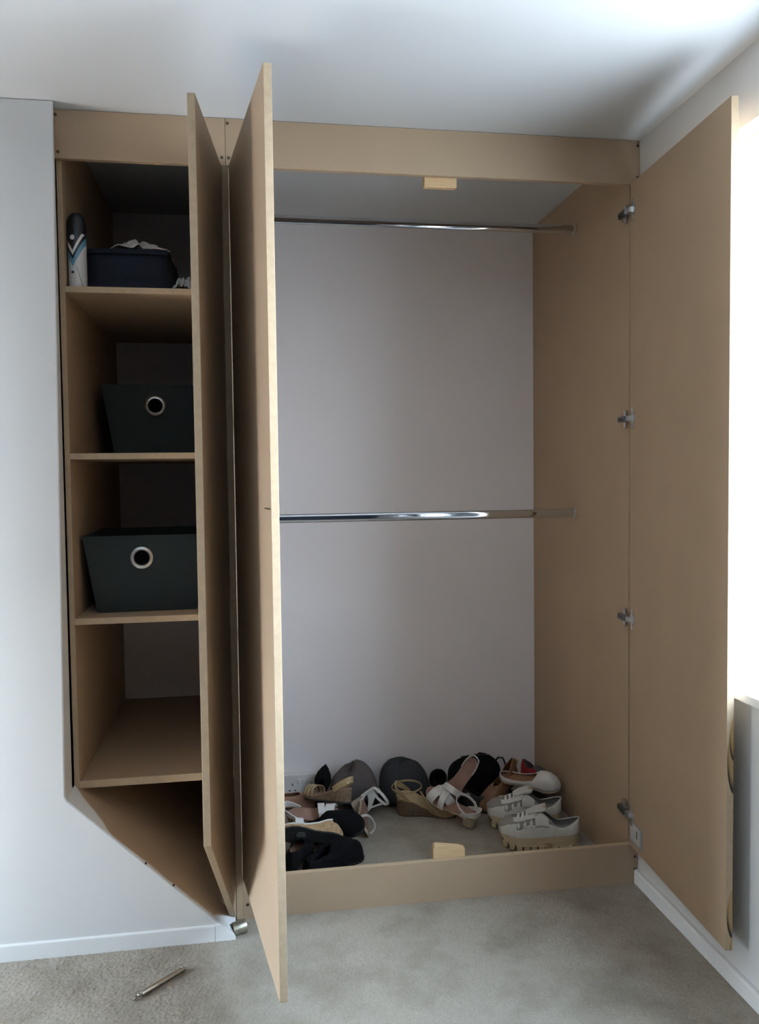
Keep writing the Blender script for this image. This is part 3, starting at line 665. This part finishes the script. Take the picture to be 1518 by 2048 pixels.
def pump(label, L, W, outer, lining, sh='round', hh=0.012, name='ballet_pump', height=0.05, t_open=0.66):
    t = shoe(name, label); base = footbed(hh, 0.006, 0.008)
    slab(L, W, lambda q: base(q), lambda q: max(0.0, base(q)-0.006), sh).build('sole', OUTS, t, smooth=True)
    slab(L, W, lambda q: base(q)+0.002, lambda q: base(q)-0.001, sh, k=0.95).build('insole', lining, t, smooth=True)
    ht = lambda q: itp(q, [(0, height*1.15), (.15, height*1.05), (.35, height*0.85), (.6, height*0.85), (.75, height*0.72), (.9, height*0.5), (1, height*0.22)])
    upper(L, W, base, ht, sh, t_open=t_open, rimtab=[(0, 82), (.1, 74), (.3, 58), (.5, 60), (t_open-.06, 72), (t_open, 90)]).build('upper', [outer, lining], t, solid=0.0022, mat_off=1, smooth=True, weld=0.0003)
    if hh > 0.02: heel_block(L, W, hh-0.004, t1=0.17, taper=0.75, sh=sh).build('heel', outer, t, smooth=True)
    return t

# ---- chunky sneakers
def sneaker(label):
    t = thing('chunky_sneaker', label, 'sneaker', group='pair of chunky sneakers'); L, W = 0.275, 0.104
    mid = lambda q: itp(q, [(0, .058), (.2, .054), (.5, .047), (.75, .045), (1, .052)])
    bot = lambda q: itp(q, [(0, .010), (.06, .002), (.2, 0), (.75, 0), (.9, .008), (1, .022)])
    slab(L, W, mid, lambda q: bot(q)+0.018, 'wide', flare=0.05).build('midsole', SNKS, t, smooth=True)
    slab(L, W, lambda q: bot(q)+0.0185, lambda q: bot(q)+0.003, 'wide', k=0.95).build('outsole', mat('sneaker_dark_gap_rubber', (0.13, 0.085, 0.045), 0.7, var=0.15, vscale=40), t, smooth=True)
    # tread blocks round the edge
    lug = MB().prism([(-0.0080, 0.0), (0.0080, 0.0), (0.0105, 0.021), (-0.0105, 0.021)], lambda q: (q[0], -0.007, q[1]), lambda q: (q[0], 0.007, q[1])).build('tread_block', SNKS, t, bevel=0.0015)
    first = True
    for side in (-1, 1):
        for q in (.07, .155, .24, .33, .50, .59, .68, .77, .855, .93):
            o = lug if first else lug.copy()
            if not first: C.objects.link(o); o.parent = t
            first = False
            w = hw(q, W, 'wide')*1.06; w2 = hw(min(1, q+.02), W, 'wide'); cy = 0.012*math.sin(math.pi*q)*W/0.085*0.5
            sl = math.atan2((w2-hw(q, W, 'wide'))*side, .02*L)
            o.location = (q*L, cy+side*(w-0.004), bot(q)); o.rotation_euler = (0, 0, sl)
    # shank piece in the arch
    for side in (-1, 1):
        MB().prism([(-0.020, 0.002), (0.020, 0.002), (0.014, 0.024), (0, 0.028), (-0.014, 0.024)], lambda q: (q[0], -0.002, q[1]), lambda q: (q[0], 0.002, q[1])).build('arch_plate', SNKT, t, bevel=0.001).location = (.415*L, side*(hw(.41, W, 'wide')*1.03)+0.006, 0.004)
    base = lambda q: mid(q)-0.004
    ht = lambda q: itp(q, [(0, .046), (.1, .043), (.25, .045), (.40, .070), (.52, .080), (.64, .071), (.78, .060), (.9, .052), (1, .028)])
    upper(L, W, base, ht, 'wide', t_open=.50, rimtab=[(0, 84), (.08, 66), (.2, 40), (.32, 44), (.44, 72), (.50, 90)], k=0.92, n=14).build('upper', [SNKG, SNKL], t, solid=0.0025, mat_off=1, smooth=True, weld=0.0003)
    slab(L, W, lambda q: mid(q)+0.004, lambda q: mid(q)-0.003, 'wide', k=0.86).build('insole', SNKL, t, smooth=True)
    def shell(u0, u1, v0, v1, off, nm, m, sides=(-1, 1), wave=None):
        for side in sides:
            def P(u, v):
                q = u0+(u1-u0)*u; top_ = v1(u) if callable(v1) else v1; bt = v0(u) if callable(v0) else v0
                a = math.radians(90*(bt+(top_-bt)*v)); w = hw(q, W, 'wide')*0.92; cy = 0.012*math.sin(math.pi*q)*W/0.085*0.5
                n = Vector((0, side*math.cos(a), math.sin(a)))*off
                return (q*L + (off if q > .97 else 0), cy+side*w*abs(math.cos(a))**0.75+n.y, base(q)+ht(q)*math.sin(a)**0.92+n.z)
            g_ = MB().grid(P, 16, 8)
            if side > 0: g_.f = [f[::-1] for f in g_.f]
            g_.build(nm, m, t, solid=0.0016, smooth=True)
    shell(.80, .998, 0.0, lambda u: .55-.1*u, .0032, 'toe_guard', SNKW)
    shell(0.0, .34, 0.0, lambda u: .82-.42*math.sin(min(1, u*1.3)*math.pi/2), .0034, 'heel_counter', SNKW)
    shell(.30, .82, 0.0, lambda u: .36+.07*math.sin(u*12), .0034, 'side_panel', SNKW)
    shell(.40, .57, lambda u: .30, lambda u: .62+.22*math.sin(u*3.1), .0050, 'quarter_patch', SNKW)
    shell(.56, .84, lambda u: .62, lambda u: .88, .0036, 'eyestay', SNKW)
    for q0 in (.52, .60, .68, .76):
        shell(q0, q0+.040, lambda u: .30+.12*abs(u-.5)*2, lambda u: .60-.12*abs(u-.5)*2, .0058, 'lace_loop', SNKW)
    # tongue
    tg = [(.66*L, 0.006, base(.66)+ht(.66)+.004), (.56*L, 0.006, base(.56)+ht(.56)+.008), (.47*L, 0.006, base(.47)+ht(.47)+.014), (.43*L, .006, base(.43)+ht(.43)+.022)]
    MB().ribbon(tg, (0, 1, 0), [.034, .046, .054, .050], 0.009).build('tongue', SNKW, t, bevel=0.002)
    MB().ribbon([(.465*L, .006, base(.46)+ht(.46)+.021), (.435*L, .006, base(.43)+ht(.43)+.029), (.415*L, .006, base(.43)+ht(.43)+.018)], (0, 1, 0), .030, 0.005).build('tongue_tab', CREAMS, t, bevel=0.001)
    for i, q in enumerate((.545, .60, .655, .71, .765)):
        z = base(q)+ht(q)+.0055; w = .024-.0012*i
        MB().ribbon([(q*L-.004, -w+.006, z-.010), (q*L-.002, -w*.5+.006, z), (q*L, .006, z+.0025), (q*L+.002, w*.5+.006, z), (q*L+.004, w+.006, z-.010)], (1, 0, 0), .0085, .0028).build('lace', WHITEL, t)
    return t
s1 = sneaker('chunky white and grey sneaker with cream sole nearest the wardrobe plinth')
place(s1, (1.078, 0.276, 0.0), ex=(-1, 0.24, 0), ez=(0, 0, 1))
s2 = sneaker('chunky white and grey sneaker half hidden behind the front sneaker')
place(s2, (1.082, 0.462, 0.0), ex=(-1, 0.10, 0.02), ez=(0.0, -0.05, 1))

# ---- gold wedge sandal
g1, gt = wedge_sandal('pale gold wedge sandal with dark cork heel in front of the slate grey hat', 0.235, 0.080, 0.082, CORKD, GOLD, GOLD, OUTS)
for tt, h, w, dx in ((.80, .026, .016, .02), (.70, .034, .008, -.03)):
    MB().ribbon(strap_pts(.235, .080, gt, tt, h, dx=dx), (1, 0, 0), w, .0025).build('toe_strap', GOLD, g1)
def heel_sling(L, W, top, h, t1=0.30, z1=None, lean=0.0, sh='round'):
    pts = []
    for i in range(19):
        s = -1+2*i/18; tq = t1*(1-abs(math.cos(s*math.pi/2))**0.6) if abs(s) < 1 else t1
        tq = t1*abs(s)**2.2; w = hw(max(tq, .06), W, sh)*(1 if abs(s) > .4 else abs(s)/.4)
        pts.append((tq*L - .004 - lean*(1-abs(s)), w*(1 if s > 0 else -1) + 0.004, top(tq) + h*(1-abs(s)**2.0)))
    return pts
MB().ribbon(heel_sling(.235, .080, gt, .040, t1=.22), (0, 0, 1), [.012+.016*math.sin(math.pi*i/18) for i in range(19)], .0025).build('heel_counter', GOLD, g1)
MB().ribbon([(.040+.056*math.cos(a), .004+.033*math.sin(a), gt(.15)+.040+.004*math.cos(a)) for a in np.linspace(0, 2*math.pi, 24, endpoint=False)], (0, 0, 1), .007, .0022, closed=True).build('ankle_strap', GOLD, g1)
MB().ribbon([(.092, -.018, gt(.3)+.052), (.120, -.036, gt(.5)+.040), (.150, -.039, gt(.62)+.020), (.168, -.040, gt(.72)+.001)], (0.3, 0, 1), .007, .0022).build('side_strap', GOLD, g1)
MB().tube([(.010, -.034, gt(.15)+.030), (.008, -.038, gt(.15)+.012), (.014, -.036, gt(.15)+.012), (.016, -.034, gt(.15)+.030)], .0015, 6, closed=True).build('buckle', SATIN, g1)
place(g1, (0.500, 0.650, 0.008), ex=(1, -0.24, 0), ez=(0.0, -0.42, 1))

# ---- white strappy sandals
def white_sandal(label, ankle=True, L=.225, W=.078, hh=.05, wide=True, edge=CREAMS, heelm=None, ank=(0.050, 0.045)):
    t, tp = block_sandal(label, L, W, hh, ROSEIN, edge, heelm or CREAMS)
    if wide:
        MB().ribbon(strap_pts(L, W, tp, .78, .036, dx=.015), (1, 0, 0), .034, .003).build('toe_strap', WHITEL, t)
        MB().ribbon(strap_pts(L, W, tp, .64, .044, dx=-.02), (1, 0, 0), .024, .003).build('cross_strap', WHITEL, t)
    else:
        MB().ribbon(strap_pts(L, W, tp, .76, .034, dx=.0), (1, 0, 0), .012, .003).build('toe_strap', WHITEL, t)
    MB().ribbon(heel_sling(L, W, tp, .034, t1=.26), (0, 0, 1), [.010+.02*math.sin(math.pi*i/18) for i in range(19)], .0028).build('heel_counter', WHITEL, t)
    if ankle:
        rx, rz = ank
        MB().ribbon([(.050+rx*math.cos(a), .004+.036*math.sin(a), tp(.1)+rz+.014*math.cos(a)) for a in np.linspace(0, 2*math.pi, 28, endpoint=False)], (0.25, 0, 1), .010, .0025, closed=True).build('ankle_strap', WHITEL, t)
        for sd in (-1, 1):
            MB().ribbon([(.030, sd*.030+.004, tp(.12)), (.036, sd*.036+.004, tp(.1)+rz*.6), (.046, sd*.038+.004, tp(.1)+rz)], (1, 0, 0), .009, .0025).build('side_strap', WHITEL, t)
        MB().tube([(.072, -.036, tp(.1)+rz+.012), (.072, -.036, tp(.1)+rz-.002), (.082, -.033, tp(.1)+rz-.002), (.082, -.033, tp(.1)+rz+.012)], .0013, 6, closed=True).build('buckle', STEEL, t)
    return t
w1_ = white_sandal('white strappy sandal standing with its heel towards the plinth beside the sneakers', hh=.045, ank=(.046, .028))
place(w1_, (0.752, 0.470, 0.004), ex=(-0.60, 0.62, 0.42), ez=(0.30, -0.72, 0.9))
w2_ = white_sandal('white strappy sandal leaning heel up against the black bag', ankle=False, hh=.040)
place(w2_, (0.800, 0.600, 0.205), ex=(-0.66, -0.12, -0.62), ez=(-0.45, -0.85, 0.35))
w3_ = white_sandal('white sandal lying on its side with thin loop straps left of the gold wedge', wide=False, hh=.045, L=.215, ank=(.052, .060))
place(w3_, (0.325, 0.655, 0.050), ex=(0.12, -1, -0.10), ez=(0.86, -0.10, 0.42))
w4_ = white_sandal('white sandal with broad crossed straps and olive sole near the socket', wide=True, ankle=False, hh=.030, L=.20, edge=OLIVE, heelm=OLIVE)
place(w4_, (0.080, 0.530, 0.062), ex=(1, -0.20, 0.05), ez=(-0.10, -0.62, 1))

# ---- espadrille wedge lying with its sole to the viewer
e1_, et = wedge_sandal('gold rimmed wedge lying on its side behind the white crossed strap sandal', 0.215, 0.080, 0.050, CORKD, ROSEIN, GOLD, OUTS)
MB().ribbon(heel_sling(.215, .080, et, .030), (0, 0, 1), .022, .0028).build('heel_counter', GOLD, e1_)
for tt in (.70, .78, .86): MB().ribbon(strap_pts(.215, .080, et, tt, .030), (1, 0, 0), .010, .0025).build('toe_strap', GOLD, e1_)
place(e1_, (0.312, 0.560, 0.092), ex=(-0.72, 0.66, -0.10), ez=(-0.45, 0.62, 0.60))

# ---- cork wedge, dark sole to the viewer
c1_, ct = wedge_sandal('cork wedge sandal tipped over showing its dark sole by the middle door', 0.225, 0.080, 0.062, CORK, WHITEL, WHITEL, OUTS)
MB().lathe([(0.0, -0.0016), (0.016, -0.0016), (0.016, 0.0), (0.0, 0.0)], 20).build('sole_badge', GREYF, c1_).location = (.150, .008, 0.0)
MB().ribbon(strap_pts(.225, .080, ct, .72, .036), (1, 0, 0), .028, .003).build('toe_strap', WHITEL, c1_)
place(c1_, (0.262, 0.352, 0.050), ex=(-1, -0.04, 0.20), ez=(0.25, 0.92, 0.42))

# ---- black slippers and pumps
def slipper(label, L=.23, W=.098):
    t = shoe('fluffy_slipper', label, 'slipper'); base = lambda q: .010
    slab(L, W, lambda q: .012, lambda q: 0.0, 'wide').build('sole', BLACKL, t, smooth=True)
    rs = np.random.RandomState(len(label)); ph = rs.rand(6)*6.28
    ht = lambda q: itp(q, [(0, .050), (.3, .050), (.5, .072), (.7, .072), (.88, .055), (1, .030)])
    m = upper(L, W, base, ht, 'wide', t_open=.44, rimtab=[(0, 84), (.2, 60), (.36, 70), (.44, 90)], n=14)
    m.v = [(x + .003*math.sin(60*z+ph[0]), y*(1+.05*math.sin(90*x+ph[1])), z+.003*math.sin(80*x+ph[2])*math.sin(70*y)) for x, y, z in m.v]
    m.build('upper', [BLACKF, BLACKF], t, solid=0.006, mat_off=1, smooth=True, weld=0.0003)
    # ruffled collar
    MB().tube([(.10+.075*math.cos(a), .005+.034*math.sin(a), .052+.012*math.cos(a)+.004*math.sin(5*a)) for a in np.linspace(0, 2*math.pi, 26, endpoint=False)], [.011+.002*math.sin(3*i) for i in range(26)], 10, closed=True).build('collar', BLACKF, t, smooth=True)
    return t
f1 = slipper('black fluffy slipper resting on the pile with its toe up beside the cork wedge')
place(f1, (0.128, 0.455, 0.010), ex=(0.93, -0.26, 0.26), ez=(-0.2, -0.1, 1))
f2 = slipper('black fluffy slipper lying flat on the carpet behind the plinth')
place(f2, (0.125, 0.215, 0.0), ex=(0.84, 0.55, 0), ez=(0, 0, 1))
p1 = pump('black pump with tan lining half hidden by the middle door', .225, .080, BLACKF, TANLIN, hh=.030, height=.060, name='court_shoe', t_open=.70)
place(p1, (0.062, 0.185, 0.012), ex=(0.34, 0.90, 0.10), ez=(-0.15, -0.80, 0.75))
p2 = pump('black pointed pump propped toe up against the wall beside the socket', .215, .070, BLACKF, BLACKL, sh='point', height=.050, t_open=.62)
place(p2, (0.205, 0.690, -0.004), ex=(0.16, 0.62, 0.52), ez=(0.0, -0.6, 0.8))
p3 = pump('tan flat shoe lying below the socket', .225, .078, mat('tan_nude_leather', (0.36, 0.21, 0.15), 0.5, var=.08, vscale=30), TANLIN, height=.055)
place(p3, (-0.005, 0.745, 0.020), ex=(1, -0.16, 0.05), ez=(0.0, -0.1, 1))
p4 = pump('small black flat shoe between the slate hat and the black bag', .20, .072, BLACKF, BLACKL, height=.055)
place(p4, (0.668, 0.680, 0.025), ex=(0.20, 0.80, 0.15), ez=(0, -0.4, 1))
p5 = pump('black flat shoe in front of the black bag between sandal and sneakers', .215, .078, BLACKL, BLACKL, height=.070)
place(p5, (0.750, 0.655, 0.0), ex=(0.85, -0.45, 0.02), ez=(0, 0, 1))
p6 = pump('black flat shoe under the white loafer in the wardrobe corner', .215, .080, BLACKL, BLACKL, height=.070)
place(p6, (0.885, 0.640, 0.0), ex=(0.93, -0.16, 0.02), ez=(0, 0, 1))
# brown shoe with pale sole edge
b_ = pump('brown leather shoe tipped up between the black bag and the rear sneaker', .225, .084, BROWNL, mat('rust_lining', (0.32, 0.15, 0.07), .6, var=.1, vscale=30), height=.062, t_open=.60)
MB().ribbon([(-.006, -.012, .030), (-.008, .0, .052), (-.007, .012, .074)], (0, 1, 0), .018, .004).build('pull_tab', PINE, b_)
place(b_, (0.992, 0.690, 0.115), ex=(-0.72, -0.38, -0.46), ez=(-0.48, -0.42, 0.76))
# white slingback loafer
lo = shoe('slingback_loafer', 'white pointed loafer with brown insole lying on the pile against the side panel', 'shoe')
def loafer(t, L=.235, W=.082):
    base = footbed(.014, .008, .010)
    slab(L, W, base, lambda q: max(0, base(q)-.008), 'round').build('sole', CREAMS, t, smooth=True)
    slab(L, W, lambda q: base(q)+.0025, lambda q: base(q)-.001, 'round', k=.95).build('insole', mat('brown_insole', (0.25, 0.13, 0.07), .6, var=.12, vscale=25), t, smooth=True)
    ht = lambda q: itp(q, [(0, .030), (.3, .022), (.55, .030), (.68, .050), (.8, .050), (.92, .036), (1, .012)])
    upper(L, W, base, ht, 'round', t_open=.62, rimtab=[(0, 40), (.1, 34), (.4, 30), (.54, 46), (.62, 90)]).build('upper', [WHITEL, ROSEIN], t, solid=.0024, mat_off=1, smooth=True, weld=.0003)
loafer(lo); place(lo, (0.905, 0.640, 0.108), ex=(0.88, -0.52, -0.02), ez=(-0.06, -0.36, 1))
# red slipper
rd = pump('red slipper with grey toe in the back corner behind the white loafer', .20, .085, REDF, GREYF, height=.060)
MB().grid(lambda u, v: ((.62+.36*u)*.20+.003, .005+ (hw(.62+.36*u, .085, 'round')+.003)*math.cos(math.pi*(.36+.28*v)), footbed(.012, .006, .008)(.62+.36*u)+itp(.62+.36*u, [(.6, .055), (.75, .047), (.9, .034), (1, .016)])*math.sin(math.pi*(.36+.28*v))**.92+.0026), 12, 10).build('toe_patch', GREYF, rd, solid=.0015, smooth=True)
place(rd, (1.060, 0.800, 0.040), ex=(0.06, -0.92, 0.24), ez=(0.0, 0.2, 1))

# ---- hats
def cap(label, m, r, h, visor_m, loc, rz, tilt=(0, 0), sag=0.0, seed=1):
    t = thing('felt_cap', label, 'hat', loc, (tilt[0], tilt[1], rz), 'hats at the back of the wardrobe floor')
    rs = np.random.RandomState(seed); ph = rs.rand(8)*6.28
    def P(u, v):
        a = u*2*math.pi; k = math.sin(min(1, v)*math.pi/2)**0.62; z = h*math.cos(v*math.pi/2)**0.85 if v < 1 else 0
        wob = 1+.035*math.sin(2*a+ph[0])+.02*math.sin(5*a+ph[1]+3*v)+sag*.10*math.sin(3*a+ph[2])*v
        return (r*k*math.cos(a)*wob*1.08, r*k*math.sin(a)*wob, z*(1-sag*.22*math.cos(a-ph[3])*(1-v)) )
    MB().grid(P, 48, 16, cu=True).build('crown', [m, m], t, solid=.0028, smooth=True, weld=.0004)
    for i in range(6):
        a = i*math.pi/3
        MB().tube([Vector(P(a/(2*math.pi), v))*1.012+Vector((0, 0, .0022)) for v in np.linspace(.06, 1, 14)], .0013, 5).build('seam', m, t)
    MB().lathe([(0, h*.995), (.007, h*.995), (.0065, h+.004), (0, h+.006)], 14).build('top_button', m, t, smooth=True)
    def V(u, v):
        a = math.radians(-62+124*u); rr = r*(1.0+.62*v*math.cos(a*.95)**.6)
        return (rr*math.cos(a)*1.06, r*math.sin(a)*(1+.05*v), .004-.020*(math.sin(a)**2)*v*0.6+.004*v)
    if visor_m: MB().grid(V, 22, 7).build('visor', visor_m, t, solid=.003, smooth=True)
    return t
cap('taupe grey felt cap against the back wall right of the socket', TAUPE, .086, .108, BLACKF, (0.352, 0.775, 0.045), -1.2, (0.10, 0.06), sag=1.0, seed=4)
cap('slate grey rounded felt hat behind the gold wedge sandal', SLATE, .100, .128, None, (0.550, 0.772, 0.030), -1.9, (0.10, 0.0), sag=.3, seed=9)

# ---- black bag
bg_ = thing('handbag', 'black rounded fabric bag with strap at the back of the wardrobe', 'bag', (0.840, 0.775, 0.0))
def bag_P(u, v):
    a = u*2*math.pi; c, s_ = math.cos(a), math.sin(a); z = .168*v**.9
    k = (1-(max(0, v-.55)/.45)**2.2*.92); dpt = .075*(1-.30*v)*(k if v > .55 else 1)
    return (.112*math.copysign(abs(c)**.7, c)*(1-.10*v)*(k**.55 if k > 0 else 0), dpt*math.copysign(abs(s_)**.8, s_)+.004*math.sin(4*a+6*v), z + .006*c*v)
MB().grid(bag_P, 40, 22, cu=True).build('bag_body', BLACKF, bg_, smooth=True, weld=.0003)
MB().tube([(.078, -.02, .140), (.092, -.03, .160), (.108, -.035, .158), (.118, -.035, .135), (.120, -.03, .100), (.112, -.02, .070)], .004, 8).build('strap', BLACKL, bg_, smooth=True)
MB().ribbon([(-.06, -.012, .166), (0, -.014, .171), (.06, -.012, .166)], (0, 1, 0), .006, .002).build('zip', BLACKL, bg_)
